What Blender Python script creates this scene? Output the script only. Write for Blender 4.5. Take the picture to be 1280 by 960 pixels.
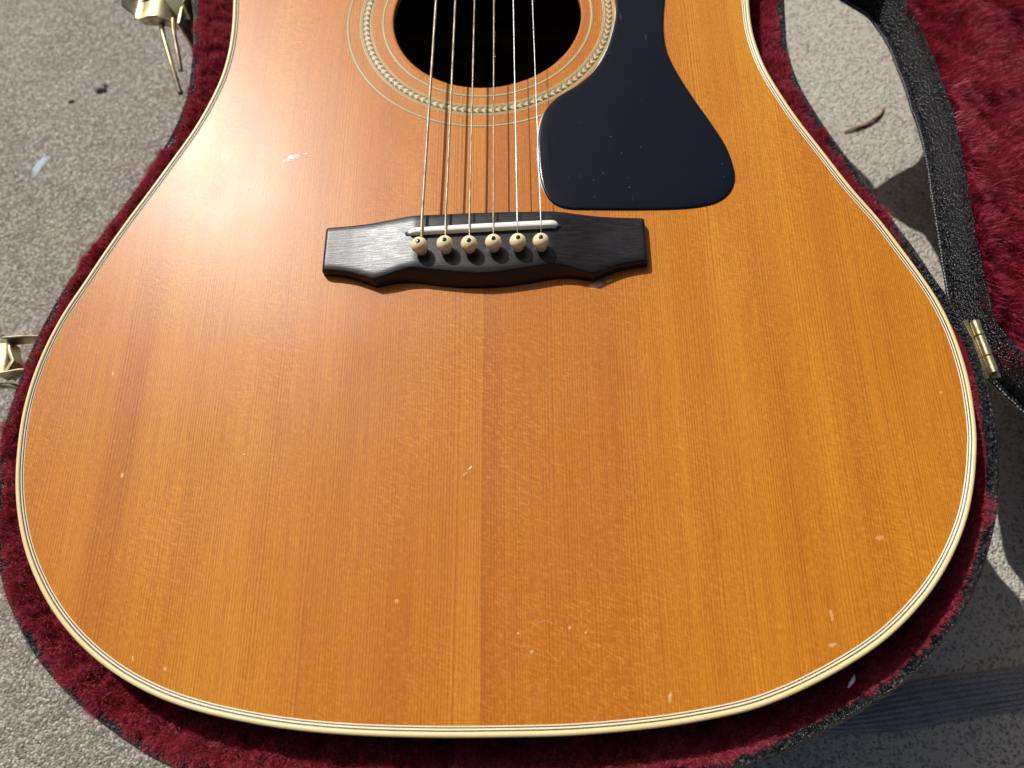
import bpy, bmesh, math, random
import numpy as np
from mathutils import Vector

random.seed(7); RNG = np.random.default_rng(11)
SC = bpy.context.scene
for o in list(bpy.data.objects): bpy.data.objects.remove(o)
COL = SC.collection
MM = 0.001          # everything below is laid out in millimetres, guitar top near z = 0
GZ = -165.0         # concrete

# ---------------------------------------------------------------- camera
cam = bpy.data.cameras.new('camera'); co = bpy.data.objects.new('camera', cam); COL.objects.link(co)
co.location = (25.99*MM, -195.66*MM, 307.44*MM)
co.rotation_euler = (0.38975255, 0.0463184579, -0.0053590754)
cam.sensor_width = 36; cam.lens = 960.25/1280*36
cam.clip_start = 0.01; cam.clip_end = 200
cam.dof.use_dof = True; cam.dof.focus_distance = 0.345; cam.dof.aperture_fstop = 9.0
SC.camera = co

# ---------------------------------------------------------------- light
SUN = Vector((-0.56, 0.82, 1.0)).normalized()
w = bpy.data.worlds.new('World'); SC.world = w; w.use_nodes = True
nt = w.node_tree; nt.nodes.clear()
wo = nt.nodes.new('ShaderNodeOutputWorld'); bg = nt.nodes.new('ShaderNodeBackground'); sky = nt.nodes.new('ShaderNodeTexSky')
sky.sky_type = 'NISHITA'; sky.sun_disc = False; sky.air_density = 0.5; sky.dust_density = 4.0; sky.ozone_density = 0.2
sky.sun_elevation = math.asin(SUN.z); sky.sun_rotation = math.atan2(SUN.x, SUN.y) % (2*math.pi)
bg.inputs['Strength'].default_value = 0.085
nt.links.new(sky.outputs[0], bg.inputs[0]); nt.links.new(bg.outputs[0], wo.inputs[0])
sl = bpy.data.lights.new('sun', 'SUN'); so = bpy.data.objects.new('sun', sl); COL.objects.link(so)
sl.energy = 4.4; sl.angle = math.radians(0.53); sl.color = (1.0, 0.98, 0.95)
so.rotation_euler = SUN.to_track_quat('Z', 'Y').to_euler(); so.location = (-1, 1.2, 1.7)
SC.view_settings.view_transform = 'Standard'; SC.view_settings.look = 'None'
SC.view_settings.exposure = 0.0; SC.view_settings.gamma = 1.0
SC.render.engine = 'CYCLES'
SC.cycles.max_bounces = 8

# ---------------------------------------------------------------- node helper
class NT:
    def __init__(s, name):
        s.m = bpy.data.materials.new(name); s.m.use_nodes = True; s.t = s.m.node_tree
        s.b = s.t.nodes['Principled BSDF']; s.out = s.t.nodes['Material Output']
    def n(s, typ, **kw):
        x = s.t.nodes.new(typ)
        for k, v in kw.items(): setattr(x, k, v)
        return x
    def lk(s, a, b): s.t.links.new(a, b)
    def put(s, sock, v):
        if isinstance(v, bpy.types.NodeSocket): s.lk(v, sock)
        elif v is not None:
            if isinstance(v, (tuple, list)) and len(v) == 3 and sock.type == 'RGBA': v = (*v, 1)
            sock.default_value = v
    def obj(s): return s.n('ShaderNodeTexCoord').outputs['Object']
    def sep(s, v):
        x = s.n('ShaderNodeSeparateXYZ'); s.put(x.inputs[0], v); return x.outputs
    def comb(s, a, b, c=0.0):
        x = s.n('ShaderNodeCombineXYZ'); s.put(x.inputs[0], a); s.put(x.inputs[1], b); s.put(x.inputs[2], c); return x.outputs[0]
    def ma(s, op, a, b=None, c=None, clamp=False):
        x = s.n('ShaderNodeMath', operation=op, use_clamp=clamp)
        s.put(x.inputs[0], a)
        if b is not None: s.put(x.inputs[1], b)
        if c is not None: s.put(x.inputs[2], c)
        return x.outputs[0]
    def scale(s, v, f):
        x = s.n('ShaderNodeVectorMath', operation='MULTIPLY'); s.put(x.inputs[0], v); x.inputs[1].default_value = f; return x.outputs[0]
    def noise(s, v, sc=1.0, det=3.0, rough=0.5, dist=0.0, col=False):
        x = s.n('ShaderNodeTexNoise'); s.put(x.inputs['Vector'], v); x.inputs['Scale'].default_value = sc
        x.inputs['Detail'].default_value = det; x.inputs['Roughness'].default_value = rough; x.inputs['Distortion'].default_value = dist
        return x.outputs['Color' if col else 'Fac']
    def voro(s, v, sc=1.0, feat='F1', out='Distance', rnd=1.0):
        x = s.n('ShaderNodeTexVoronoi', feature=feat); s.put(x.inputs['Vector'], v); x.inputs['Scale'].default_value = sc
        x.inputs['Randomness'].default_value = rnd
        return x.outputs[out]
    def rng(s, v, a, b, c=0.0, d=1.0, smooth=False):
        x = s.n('ShaderNodeMapRange', interpolation_type='SMOOTHSTEP' if smooth else 'LINEAR'); s.put(x.inputs[0], v)
        for i, q in enumerate((a, b, c, d)): x.inputs[i+1].default_value = q
        return x.outputs[0]
    def mix(s, f, a, b, mode='MIX'):
        x = s.n('ShaderNodeMix', data_type='RGBA', blend_type=mode); s.put(x.inputs[0], f); s.put(x.inputs[6], a); s.put(x.inputs[7], b)
        return x.outputs[2]
    def ramp(s, f, stops):
        x = s.n('ShaderNodeValToRGB'); s.put(x.inputs[0], f); e = x.color_ramp.elements
        while len(e) < len(stops): e.new(0.5)
        for q, (p, c) in zip(e, stops): q.position = p; q.color = (*c, 1)
        return x.outputs[0]
    def bump(s, h, dist, strength=1.0, nrm=None):
        x = s.n('ShaderNodeBump'); s.put(x.inputs['Height'], h); x.inputs['Distance'].default_value = dist
        x.inputs['Strength'].default_value = strength
        if nrm is not None: s.lk(nrm, x.inputs['Normal'])
        return x.outputs[0]
    def fin(s, **kw):
        for k, v in kw.items(): s.put(s.b.inputs[k.replace('_', ' ')], v)
        return s.m

# ---------------------------------------------------------------- materials
def mat_spruce(name, tone, side):
    k = NT(name); P = k.obj(); x, y, z = k.sep(P)
    ax = k.ma('ABSOLUTE', x)
    # slight wander of the growth rings along the length
    wob = k.ma('MULTIPLY', k.ma('SUBTRACT', k.noise(k.comb(k.ma('MULTIPLY', ax, 9.0), k.ma('MULTIPLY', y, 3.0)), 1.0, 1.0), .5), .0045)
    axw = k.ma('ADD', ax, wob)
    fan = k.ma('ADD', axw, k.ma('MULTIPLY', k.ma('MULTIPLY', ax, y), -0.06))
    # growth rings about a millimetre apart, spacing uneven
    vv = k.ma('ADD', k.ma('MULTIPLY', fan, 900.0), k.ma('MULTIPLY', k.noise(k.comb(k.ma('MULTIPLY', fan, 60.0), 0.3 if side > 0 else 7.7), 1.0, 2.0), 9.0))
    saw = k.ma('FRACT', vv)
    line = k.ma('POWER', saw, 3.0)
    lstr = k.noise(k.comb(k.ma('MULTIPLY', k.ma('FLOOR', vv), 0.37), k.ma('MULTIPLY', y, 5.0)), 1.0, 1.0)
    line = k.ma('MULTIPLY', line, k.rng(lstr, .3, .68, .4, 1.0))
    fine = k.noise(k.comb(k.ma('MULTIPLY', fan, 2600.0), k.ma('MULTIPLY', y, 40.0)), 1.0, 3.0, .6)
    band = k.noise(k.comb(k.ma('MULTIPLY', fan, 34.0), k.ma('MULTIPLY', y, 2.2), 3.0 + tone), 1.0, 3.0, .55)
    band2 = k.noise(k.comb(k.ma('MULTIPLY', fan, 11.0), k.ma('MULTIPLY', y, 1.4), 9.0), 1.0, 1.0)
    # silk: cross-grain medullary ray flecks, in patches, running on a slant
    sx = k.ma('ADD', k.ma('MULTIPLY', x, 330.0), k.ma('MULTIPLY', y, 120.0))
    sy = k.ma('ADD', k.ma('MULTIPLY', y, 1050.0), k.ma('MULTIPLY', x, 340.0))
    silk = k.noise(k.comb(sx, sy), 1.0, 3.0, .6, .6)
    smask = k.rng(k.noise(k.comb(k.ma('MULTIPLY', x, 22.0), k.ma('MULTIPLY', y, 9.0), 5.0), 1.0, 2.0), .36, .62)
    silkf = k.rng(silk, .5, .74, 0, 1)
    silkd = k.rng(silk, .5, .3, 0, 1)
    pore = k.noise(k.comb(k.ma('MULTIPLY', x, 1500.0), k.ma('MULTIPLY', y, 420.0)), 1.0, 2.0, .6)
    c = k.ramp(band, [(.3, (.47, .150, .012)), (.5, (.57, .215, .018)), (.72, (.67, .290, .030))])
    c = k.mix(k.rng(pore, .46, .3, 0, .42), c, (.30, .08, .006))
    c = k.mix(k.rng(band2, .40, .62, 0, .5), c, (.45, .125, .012))
    # seam: each half meets the other with its own shade
    seam = k.ma('POWER', 2.718, k.ma('MULTIPLY', ax, -52.0 if side > 0 else -22.0))
    c = k.mix(k.ma('MULTIPLY', seam, .70 if side > 0 else .24), c, (.38, .085, .010) if side > 0 else (.64, .25, .032))
    glue = k.rng(ax, 0.0, .0005, .55, 0)
    c = k.mix(glue, c, (.30, .10, .02))
    c = k.mix(k.ma('MULTIPLY', line, .95), c, (.20, .048, .003))
    c = k.mix(k.rng(fine, .42, .72, 0, .55), c, (.30, .08, .006))
    c = k.mix(k.ma('MULTIPLY', silkf, k.ma('MULTIPLY', smask, .38)), c, (.80, .37, .075))
    c = k.mix(k.ma('MULTIPLY', silkd, k.ma('MULTIPLY', smask, .32)), c, (.34, .09, .009))
    c = k.mix(k.rng(pore, .54, .76, 0, .30), c, (.80, .38, .08))
    # a few long darker run lines
    run = k.rng(k.noise(k.comb(k.ma('MULTIPLY', fan, 240.0), k.ma('MULTIPLY', y, 3.2), 2.0), 1.0, 1.0), .70, .80, 0, .45)
    c = k.mix(run, c, (.26, .08, .016))
    c = k.mix(1.0, c, (.95, .93, .58), 'MULTIPLY')
    h = k.ma('ADD', k.ma('MULTIPLY', line, -.45), k.ma('ADD', k.ma('MULTIPLY', silk, .9), k.ma('MULTIPLY', fine, .35)))
    lac = k.noise(P, 900.0, 2.0, .6)
    nb = k.bump(h, .00006, .5)
    nb2 = k.bump(lac, .00005, .45)
    smear = k.noise(k.scale(P, (26, 18, 1)), 1.0, 4.0, .6)
    return k.fin(Base_Color=c, Roughness=k.rng(smear, .3, .7, .54, .60), Specular_IOR_Level=.12, Coat_Weight=k.rng(smear, .3, .7, .30, .42),
                 Coat_Roughness=k.rng(smear, .3, .7, .31, .37), Normal=nb, Coat_Normal=nb2)

def mat_plain(name, col, rough=.4, spec=.5, metal=0.0, bumpsc=None, bumpd=.0001, var=0.0, varsc=60.0, var_col=None, coat=0.0):
    k = NT(name); P = k.obj(); c = col
    if var > 0: c = k.mix(k.rng(k.noise(P, varsc, 4.0, .6), .35, .7, 0, var), col, var_col or tuple(q*.5 for q in col))
    kw = dict(Base_Color=c, Roughness=rough, Specular_IOR_Level=spec, Metallic=metal, Coat_Weight=coat)
    if bumpsc: kw['Normal'] = k.bump(k.noise(P, bumpsc, 3.0, .6), bumpd, .7)
    return k.fin(**kw)

M = {}
M['spruce_right'] = mat_spruce('spruce right half', 0.0, 1)
M['spruce_left'] = mat_spruce('spruce left half', 4.0, -1)
M['cream'] = mat_plain('aged cream binding', (.72, .56, .27), .35, .5, var=.3, varsc=40, var_col=(.60, .42, .17), bumpsc=300, bumpd=.00005)
M['cream_line'] = mat_plain('cream purfling', (.76, .66, .42), .35)
M['black_line'] = mat_plain('black purfling', (.014, .010, .010), .4)
M['rose'] = mat_plain('dark rosewood sides', (.07, .025, .014), .3, var=.6, varsc=30)
M['inside'] = mat_plain('inner mahogany', (.25, .11, .05), .7, var=.5, varsc=30)
M['rosette_dark'] = mat_plain('rosette grey brown wood', (.22, .165, .085), .4, var=.5, varsc=700, var_col=(.32, .26, .13))
M['rosette_light'] = mat_plain('rosette pale wood', (.58, .43, .17), .4, var=.5, varsc=900, var_col=(.50, .36, .13))

def mat_ebony():
    k = NT('satin ebony'); P = k.obj()
    g = k.noise(k.scale(P, (130, 1500, 500)), 1.0, 4.0, .65)
    g2 = k.noise(k.scale(P, (30, 260, 100)), 1.0, 3.0, .6)
    c = k.mix(k.rng(g, .4, .7), (.0055, .0048, .006), (.018, .014, .013))
    c = k.mix(k.rng(g2, .5, .7, 0, .5), c, (.020, .014, .011))
    # worn smudge on the treble wing
    x, y, z = k.sep(P)
    d = k.ma('SQRT', k.ma('ADD', k.ma('POWER', k.ma('DIVIDE', k.ma('SUBTRACT', x, .0575), .0065), 2.0), k.ma('POWER', k.ma('DIVIDE', k.ma('SUBTRACT', y, -.0035), .0055), 2.0)))
    sm = k.rng(k.ma('ADD', d, k.ma('MULTIPLY', k.noise(P, 260.0, 2.0), .6)), 1.15, 1.35, .75, 0)
    c = k.mix(sm, c, (.005, .0055, .008))
    r = k.ma('ADD', k.rng(g, .3, .7, .27, .38), k.ma('MULTIPLY', sm, .1))
    return k.fin(Base_Color=c, Roughness=r, Specular_IOR_Level=.3, Normal=k.bump(g, .00012, .6))
M['ebony'] = mat_ebony()

def mat_guard():
    k = NT('black glossy pickguard'); P = k.obj()
    v = k.voro(P, 420.0); cell = k.sep(k.voro(P, 420.0, out='Color'))[0]
    spk = k.ma('MULTIPLY', k.rng(v, .05, .10, 1, 0), k.rng(cell, .93, 1.0))
    sc = k.noise(k.scale(P, (900, 60, 1)), 1.0, 1.0); scm = k.rng(k.noise(P, 45.0, 1.0), .55, .65)
    scr = k.ma('MULTIPLY', k.rng(sc, .73, .76), scm)
    c = k.mix(k.ma('MAXIMUM', spk, k.ma('MULTIPLY', scr, .3)), (.0045, .0065, .012), (.30, .30, .32))
    return k.fin(Base_Color=c, Roughness=k.rng(k.noise(P, 60.0, 3.0), .3, .7, .10, .17), Specular_IOR_Level=.2,
                 Normal=k.bump(k.noise(P, 90.0, 2.0), .00008, .25))
M['guard'] = mat_guard()
M['bone'] = mat_plain('white saddle', (.78, .75, .66), .35, .5, bumpsc=400, bumpd=.00004)
M['pin'] = mat_plain('aged cream bridge pins', (.84, .70, .40), .22, .5, var=.5, varsc=160, var_col=(.66, .46, .19), coat=.4)
M['dot'] = mat_plain('black pin dot', (.006, .006, .008), .2)

def mat_wound():
    k = NT('wound bronze string'); P = k.obj()
    y = k.sep(P)[1]
    s = k.ma('SINE', k.ma('MULTIPLY', y, 2*math.pi/.0006))
    d = k.noise(k.scale(P, (900, 160, 900)), 1.0, 3.0, .6)
    c = k.mix(k.rng(d, .42, .66), (.62, .55, .42), (.30, .24, .16))
    return k.fin(Base_Color=c, Metallic=.85, Roughness=.38, Normal=k.bump(s, .00008, .6))
M['wound'] = mat_wound()
M['steel'] = mat_plain('plain steel string', (.62, .62, .64), .42, metal=1.0)

def mat_vinyl():
    k = NT('pebbled black vinyl'); P = k.obj()
    a = k.voro(P, 780.0); rc_ = k.sep(k.voro(P, 780.0, out='Color')); b = k.noise(P, 1500.0, 3.0, .7)
    h = k.ma('ADD', k.ma('MULTIPLY', a, k.rng(rc_[0], 0, 1, .5, 1.6)), k.ma('MULTIPLY', b, .5))
    patch = k.rng(k.noise(P, 60.0, 3.0, .6), .42, .62, .25, 1.0)
    glint_speck = k.ma('MULTIPLY', k.ma('MULTIPLY', k.rng(a, .18, .34, 1, 0), k.rng(rc_[1], .60, .66)), patch)  # grey specks painted in to imitate sparkle on the pebbled vinyl
    c = k.mix(k.ma('MULTIPLY', glint_speck, .5), (.0045, .0045, .0055), (.26, .25, .265))
    return k.fin(Base_Color=c, Roughness=.25, Specular_IOR_Level=.6, Normal=k.bump(h, .0016, .95))
M['vinyl'] = mat_vinyl()

def mat_fur(name, cols, trans=.25):
    k = NT(name); g = k.n('ShaderNodeNewGeometry'); P = k.obj()
    r = g.outputs['Random Per Island']
    c = k.ramp(k.ma('ADD', k.ma('MULTIPLY', r, .6), k.ma('MULTIPLY', k.noise(P, 55.0, 4.0, .6), .4)), cols)
    d = k.n('ShaderNodeBsdfDiffuse'); t = k.n('ShaderNodeBsdfTranslucent'); s = k.n('ShaderNodeBsdfGlossy')
    k.lk(c, d.inputs[0]); k.lk(c, t.inputs[0]); s.inputs['Roughness'].default_value = .42
    k.put(s.inputs[0], k.mix(.55, c, (.55, .38, .42)))
    m1 = k.n('ShaderNodeMixShader'); m1.inputs[0].default_value = trans; k.lk(d.outputs[0], m1.inputs[1]); k.lk(t.outputs[0], m1.inputs[2])
    m2 = k.n('ShaderNodeMixShader'); m2.inputs[0].default_value = .10; k.lk(m1.outputs[0], m2.inputs[1]); k.lk(s.outputs[0], m2.inputs[2])
    k.lk(m2.outputs[0], k.out.inputs[0]); return k.m
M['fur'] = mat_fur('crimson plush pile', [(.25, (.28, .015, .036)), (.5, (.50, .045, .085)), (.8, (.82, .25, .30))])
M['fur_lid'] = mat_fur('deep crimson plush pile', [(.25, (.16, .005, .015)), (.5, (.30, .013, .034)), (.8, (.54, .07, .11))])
M['fur_base'] = mat_plain('crimson plush backing', (.10, .004, .012), .9, .1, bumpsc=400, bumpd=.0008)
M['black_fur'] = mat_fur('black plush nap', [(.25, (.006, .006, .007)), (.6, (.014, .014, .016)), (.9, (.05, .05, .055))], .1)

def mat_brass():
    k = NT('tarnished brass plate'); P = k.obj()
    n1 = k.noise(P, 120.0, 4.0, .65); n2 = k.noise(P, 420.0, 3.0, .6)
    c = k.mix(k.rng(n1, .40, .62), (.62, .54, .34), (.26, .22, .11))
    c = k.mix(k.rng(n2, .58, .72, 0, .5), c, (.20, .12, .05))
    return k.fin(Base_Color=c, Metallic=.9, Roughness=k.rng(n1, .3, .7, .26, .5), Normal=k.bump(n1, .0006, .35))
M['brass'] = mat_brass()

def mat_concrete():
    k = NT('speckled concrete'); P = k.obj(); x, y, z = k.sep(P)
    sand = k.voro(P, 740.0, out='Color'); sd = k.voro(P, 740.0)
    sv = k.sep(sand)[0]
    peb = k.voro(k.scale(P, (1, 1, 1)), 330.0, out='Color'); pd = k.voro(P, 330.0); pv = k.sep(peb)[1]; pw = k.sep(peb)[2]
    big = k.noise(P, 9.0, 5.0, .6); mid = k.noise(P, 70.0, 4.0, .65); fin = k.noise(P, 1500.0, 3.0, .7)
    c = k.mix(k.rng(big, .35, .68), (.225, .195, .155), (.325, .287, .232))
    c = k.mix(k.rng(mid, .35, .7, 0, .35), c, (.185, .168, .142))
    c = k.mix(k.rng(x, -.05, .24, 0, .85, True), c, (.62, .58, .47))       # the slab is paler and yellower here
    c = k.mix(k.rng(sv, .55, 1.0, 0, .9), c, (.58, .54, .46))
    c = k.mix(k.rng(sv, .42, 0.0, 0, .7), c, (.11, .10, .08))
    pm = k.ma('MULTIPLY', k.rng(pd, .28, .36, 1, 0), k.rng(pv, .62, .65))
    pc = k.ramp(pw, [(.1, (.17, .155, .135)), (.3, (.22, .20, .17)), (.55, (.42, .33, .27)), (.8, (.62, .60, .56)), (.95, (.30, .26, .22))])
    c = k.mix(k.ma('MULTIPLY', pm, .85), c, pc)
    pit = k.rng(k.noise(P, 330.0, 3.0, .6), .27, .36, 1, 0)
    c = k.mix(k.ma('MULTIPLY', pit, .45), c, (.09, .08, .068))
    h = k.ma('ADD', k.ma('MULTIPLY', sd, -.8), k.ma('ADD', k.ma('MULTIPLY', fin, .6), k.ma('ADD', k.ma('MULTIPLY', mid, 1.6), k.ma('MULTIPLY', pit, -1.2))))
    h = k.ma('ADD', h, k.ma('MULTIPLY', pm, .5))
    return k.fin(Base_Color=c, Roughness=.8, Specular_IOR_Level=.4, Normal=k.bump(h, .0016, .95))
M['concrete'] = mat_concrete()
M['twig'] = mat_plain('dry twig', (.26, .15, .08), .8, .2, bumpsc=500, bumpd=.0005, var=.6, varsc=200)
M['paint'] = mat_plain('pale blue paint', (.30, .35, .38), .6, bumpsc=500, bumpd=.0004, var=.4, varsc=300)
M['stone'] = mat_plain('brown stone chip', (.24, .20, .16), .7, bumpsc=600, bumpd=.0004, var=.5, varsc=300)
M['lint'] = mat_plain('white lint', (.75, .74, .74), .8)
M['chip'] = mat_plain('pale crazed lacquer chip', (.58, .25, .07), .35, .5, bumpsc=900, bumpd=.0006, var=.75, varsc=1100, var_col=(.70, .42, .24))
M['chip_faint'] = mat_plain('faint lacquer dent', (.58, .23, .05), .35, .5, bumpsc=900, bumpd=.0004, var=.6, varsc=700, var_col=(.62, .30, .10))
M['smear'] = mat_plain('dried glue smear', (.55, .30, .17), .25, .6, bumpsc=500, bumpd=.0003)
def mat_strap():
    k = NT('dark ribbed webbing'); P = k.obj()
    a = k.noise(P, 1300.0, 2.0, .6); b = k.noise(P, 120.0, 3.0)
    c = k.mix(k.rng(a, .35, .7), (.16, .16, .165), (.38, .38, .39))
    c = k.mix(k.rng(b, .4, .7, 0, .4), c, (.12, .12, .125))
    return k.fin(Base_Color=c, Roughness=.9, Specular_IOR_Level=.2, Normal=k.bump(a, .0006, .8))
M['strap'] = mat_strap()

# ---------------------------------------------------------------- object helpers
def props(o, label=None, cat=None, group=None, kind=None):
    if label: o['label'] = label
    if cat: o['category'] = cat
    if group: o['group'] = group
    if kind: o['kind'] = kind
    return o
def empty(name, loc, label, cat):
    o = bpy.data.objects.new(name, None); COL.objects.link(o); o.location = [q*MM for q in loc]
    o.empty_display_size = .02
    return props(o, label, cat)
def world_off(p):
    v = Vector((0, 0, 0))
    while p is not None: v = v + p.location; p = p.parent
    return v
def link(name, me, mat, parent=None, **kw):
    """mesh in scene coordinates (metres), hung under parent without moving it"""
    o = bpy.data.objects.new(name, me); COL.objects.link(o)
    if mat is not None and not me.materials: me.materials.append(M[mat] if isinstance(mat, str) else mat)
    if parent is not None:
        o.parent = parent; o.location = -world_off(parent)
    return props(o, **kw)
def mesh(name, verts, faces, smooth=True):
    me = bpy.data.meshes.new(name)
    me.from_pydata([tuple(float(c)*MM for c in v) for v in verts], [], [tuple(int(i) for i in f) for f in faces])
    if smooth: me.polygons.foreach_set('use_smooth', [True]*len(me.polygons))
    me.update(); return me
def part(name, verts, faces, mat, parent=None, smooth=True, sharp=None, **kw):
    me = mesh(name, verts, faces, smooth)
    if sharp: me.set_sharp_from_angle(angle=math.radians(sharp))
    return link(name, me, mat, parent, **kw)
def grid_faces(nu, nv, closed_u=False, closed_v=False, flip=False):
    f = []
    for i in range(nu if closed_u else nu-1):
        for j in range(nv if closed_v else nv-1):
            a = i*nv+j; b = i*nv+(j+1) % nv; c = ((i+1) % nu)*nv+(j+1) % nv; d = ((i+1) % nu)*nv+j
            f.append((a, b, c, d) if flip else (a, d, c, b))
    return f
def tube(pts, rad, n=10, caps=True):
    pts = [Vector(p) for p in pts]; V = []; F = []
    rads = rad if hasattr(rad, '__len__') else [rad]*len(pts)
    t0 = (pts[1]-pts[0]).normalized(); up = Vector((0, 0, 1)) if abs(t0.z) < .9 else Vector((1, 0, 0))
    a = t0.cross(up).normalized()
    for i, p in enumerate(pts):
        t = (pts[min(i+1, len(pts)-1)]-pts[max(i-1, 0)]).normalized()
        a = (a-t*a.dot(t)).normalized(); b = t.cross(a)
        for k in range(n):
            an = 2*math.pi*k/n; V.append(p+(a*math.cos(an)+b*math.sin(an))*rads[i])
    F = grid_faces(len(pts), n, closed_v=True)
    if caps: F.append(tuple(range(n))); F.append(tuple(range((len(pts)-1)*n, len(pts)*n))[::-1])
    return V, F
def join(*vf):
    V = []; F = []
    for v, f in vf:
        o = len(V); V += list(v); F += [tuple(i+o for i in q) for q in f]
    return V, F
def lathe(prof, c, n=24):
    V = []
    for k in range(n):
        a = 2*math.pi*k/n
        for r, z in prof: V.append((c[0]+r*math.cos(a), c[1]+r*math.sin(a), c[2]+z))
    return V, grid_faces(n, len(prof), closed_u=True)
def box(c, s, ax=None, bev=.0):
    """box with chamfered edges at centre c, full sizes s, local axes ax"""
    bm = bmesh.new(); bmesh.ops.create_cube(bm, size=1.0)
    for v in bm.verts: v.co = Vector((v.co.x*s[0], v.co.y*s[1], v.co.z*s[2]))
    if bev > 0: bmesh.ops.bevel(bm, geom=list(bm.edges), offset=bev, segments=2, affect='EDGES', profile=.6)
    bm.verts.index_update()
    X, Y, Z = ax if ax else (Vector((1, 0, 0)), Vector((0, 1, 0)), Vector((0, 0, 1)))
    V = [Vector(c)+X*v.co.x+Y*v.co.y+Z*v.co.z for v in bm.verts]; F = [tuple(v.index for v in f.verts) for f in bm.faces]
    bm.free(); return V, F

def spline(pts, closed=False, sub=12):
    P = np.array(pts, float); n = len(P); out = []
    for i in range(n if closed else n-1):
        p0 = P[(i-1) % n] if closed or i > 0 else P[0]; p1 = P[i]; p2 = P[(i+1) % n]
        p3 = P[(i+2) % n] if closed or i+2 < n else P[-1]
        for t in np.arange(sub)/sub:
            out.append(.5*((2*p1)+(-p0+p2)*t+(2*p0-5*p1+4*p2-p3)*t*t+(-p0+3*p1-3*p2+p3)*t**3))
    if not closed: out.append(P[-1])
    return np.array(out)
def resample(P, n):
    Q = np.vstack([P, P[:1]]); d = np.r_[0, np.cumsum(np.hypot(*np.diff(Q, axis=0).T))]
    s = np.linspace(0, d[-1], n+1)[:-1]
    return np.stack([np.interp(s, d, Q[:, k]) for k in range(2)], 1)
def smooth(P, it):
    for _ in range(it): P = P*.5+.25*(np.roll(P, 1, 0)+np.roll(P, -1, 0))
    return P
def inset(P, d):
    t = np.roll(P, -1, 0)-np.roll(P, 1, 0); t /= np.hypot(*t.T)[:, None]
    ccw = np.sum(P[:, 0]*np.roll(P[:, 1], -1)-np.roll(P[:, 0], -1)*P[:, 1]) > 0
    return P+np.stack([-t[:, 1], t[:, 0]], 1)*(d if ccw else -d)
def radial(P, c, ang):
    """distance from c to the outline P at each angle"""
    a = np.unwrap(np.arctan2(P[:, 1]-c[1], P[:, 0]-c[0])); r = np.hypot(P[:, 0]-c[0], P[:, 1]-c[1])
    a3 = np.r_[a-2*np.pi, a, a+2*np.pi]; r3 = np.r_[r, r, r]; o = np.argsort(a3)
    base = a.min()
    return np.interp((ang-base) % (2*np.pi)+base, a3[o], r3[o])

# value noise for geometry
_T = RNG.random((256, 256))
def vnoise(x, y):
    xi = np.floor(x).astype(int); yi = np.floor(y).astype(int); fx = x-xi; fy = y-yi
    fx = fx*fx*(3-2*fx); fy = fy*fy*(3-2*fy)
    g = lambda a, b: _T[a % 256, b % 256]
    return (g(xi, yi)*(1-fx)+g(xi+1, yi)*fx)*(1-fy)+(g(xi, yi+1)*(1-fx)+g(xi+1, yi+1)*fx)*fy

def hairs(name, root, dirn, length, width, mat, parent, label=None, curl=.25):
    """thin tapering blades, three triangles each, all in one mesh"""
    n = len(root); d = dirn/np.linalg.norm(dirn, axis=1)[:, None]
    rv = RNG.normal(size=(n, 3)); side = np.cross(d, rv); side /= np.linalg.norm(side, axis=1)[:, None]
    bend = RNG.normal(size=(n, 3))*curl
    L = length[:, None]; W = width[:, None]*.5
    mid = root+d*L*.5+bend*L*.12; d2 = d+bend; d2 /= np.linalg.norm(d2, axis=1)[:, None]; tip = mid+d2*L*.5
    V = np.stack([root-side*W, root+side*W, mid-side*W*.8, mid+side*W*.8, tip], 1).reshape(-1, 3)*MM
    b = (np.arange(n)*5)[:, None]
    loops = np.concatenate([b+[0, 1, 3], b+[0, 3, 2], b+[2, 3, 4]], 1).reshape(-1)
    me = bpy.data.meshes.new(name); nf = 3*n
    me.vertices.add(len(V)); me.vertices.foreach_set('co', V.astype(np.float32).ravel())
    me.loops.add(3*nf); me.loops.foreach_set('vertex_index', loops.astype(np.int32))
    me.polygons.add(nf); me.polygons.foreach_set('loop_start', (np.arange(nf)*3).astype(np.int32))
    me.polygons.foreach_set('loop_total', np.full(nf, 3, np.int32))
    me.update(calc_edges=True)
    return link(name, me, mat, parent, kind='stuff', label=label)

# ================================================================ SETTING
V = []; xs = [-3000, -700, -420, 0, 420, 700, 3000]; ys = [-3000, -700, -300, 100, 450, 900, 3000]
for a in xs:
    for b in ys: V.append((a, b, GZ))
g = part('ground', V, grid_faces(7, 7), 'concrete', kind='structure')

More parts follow.
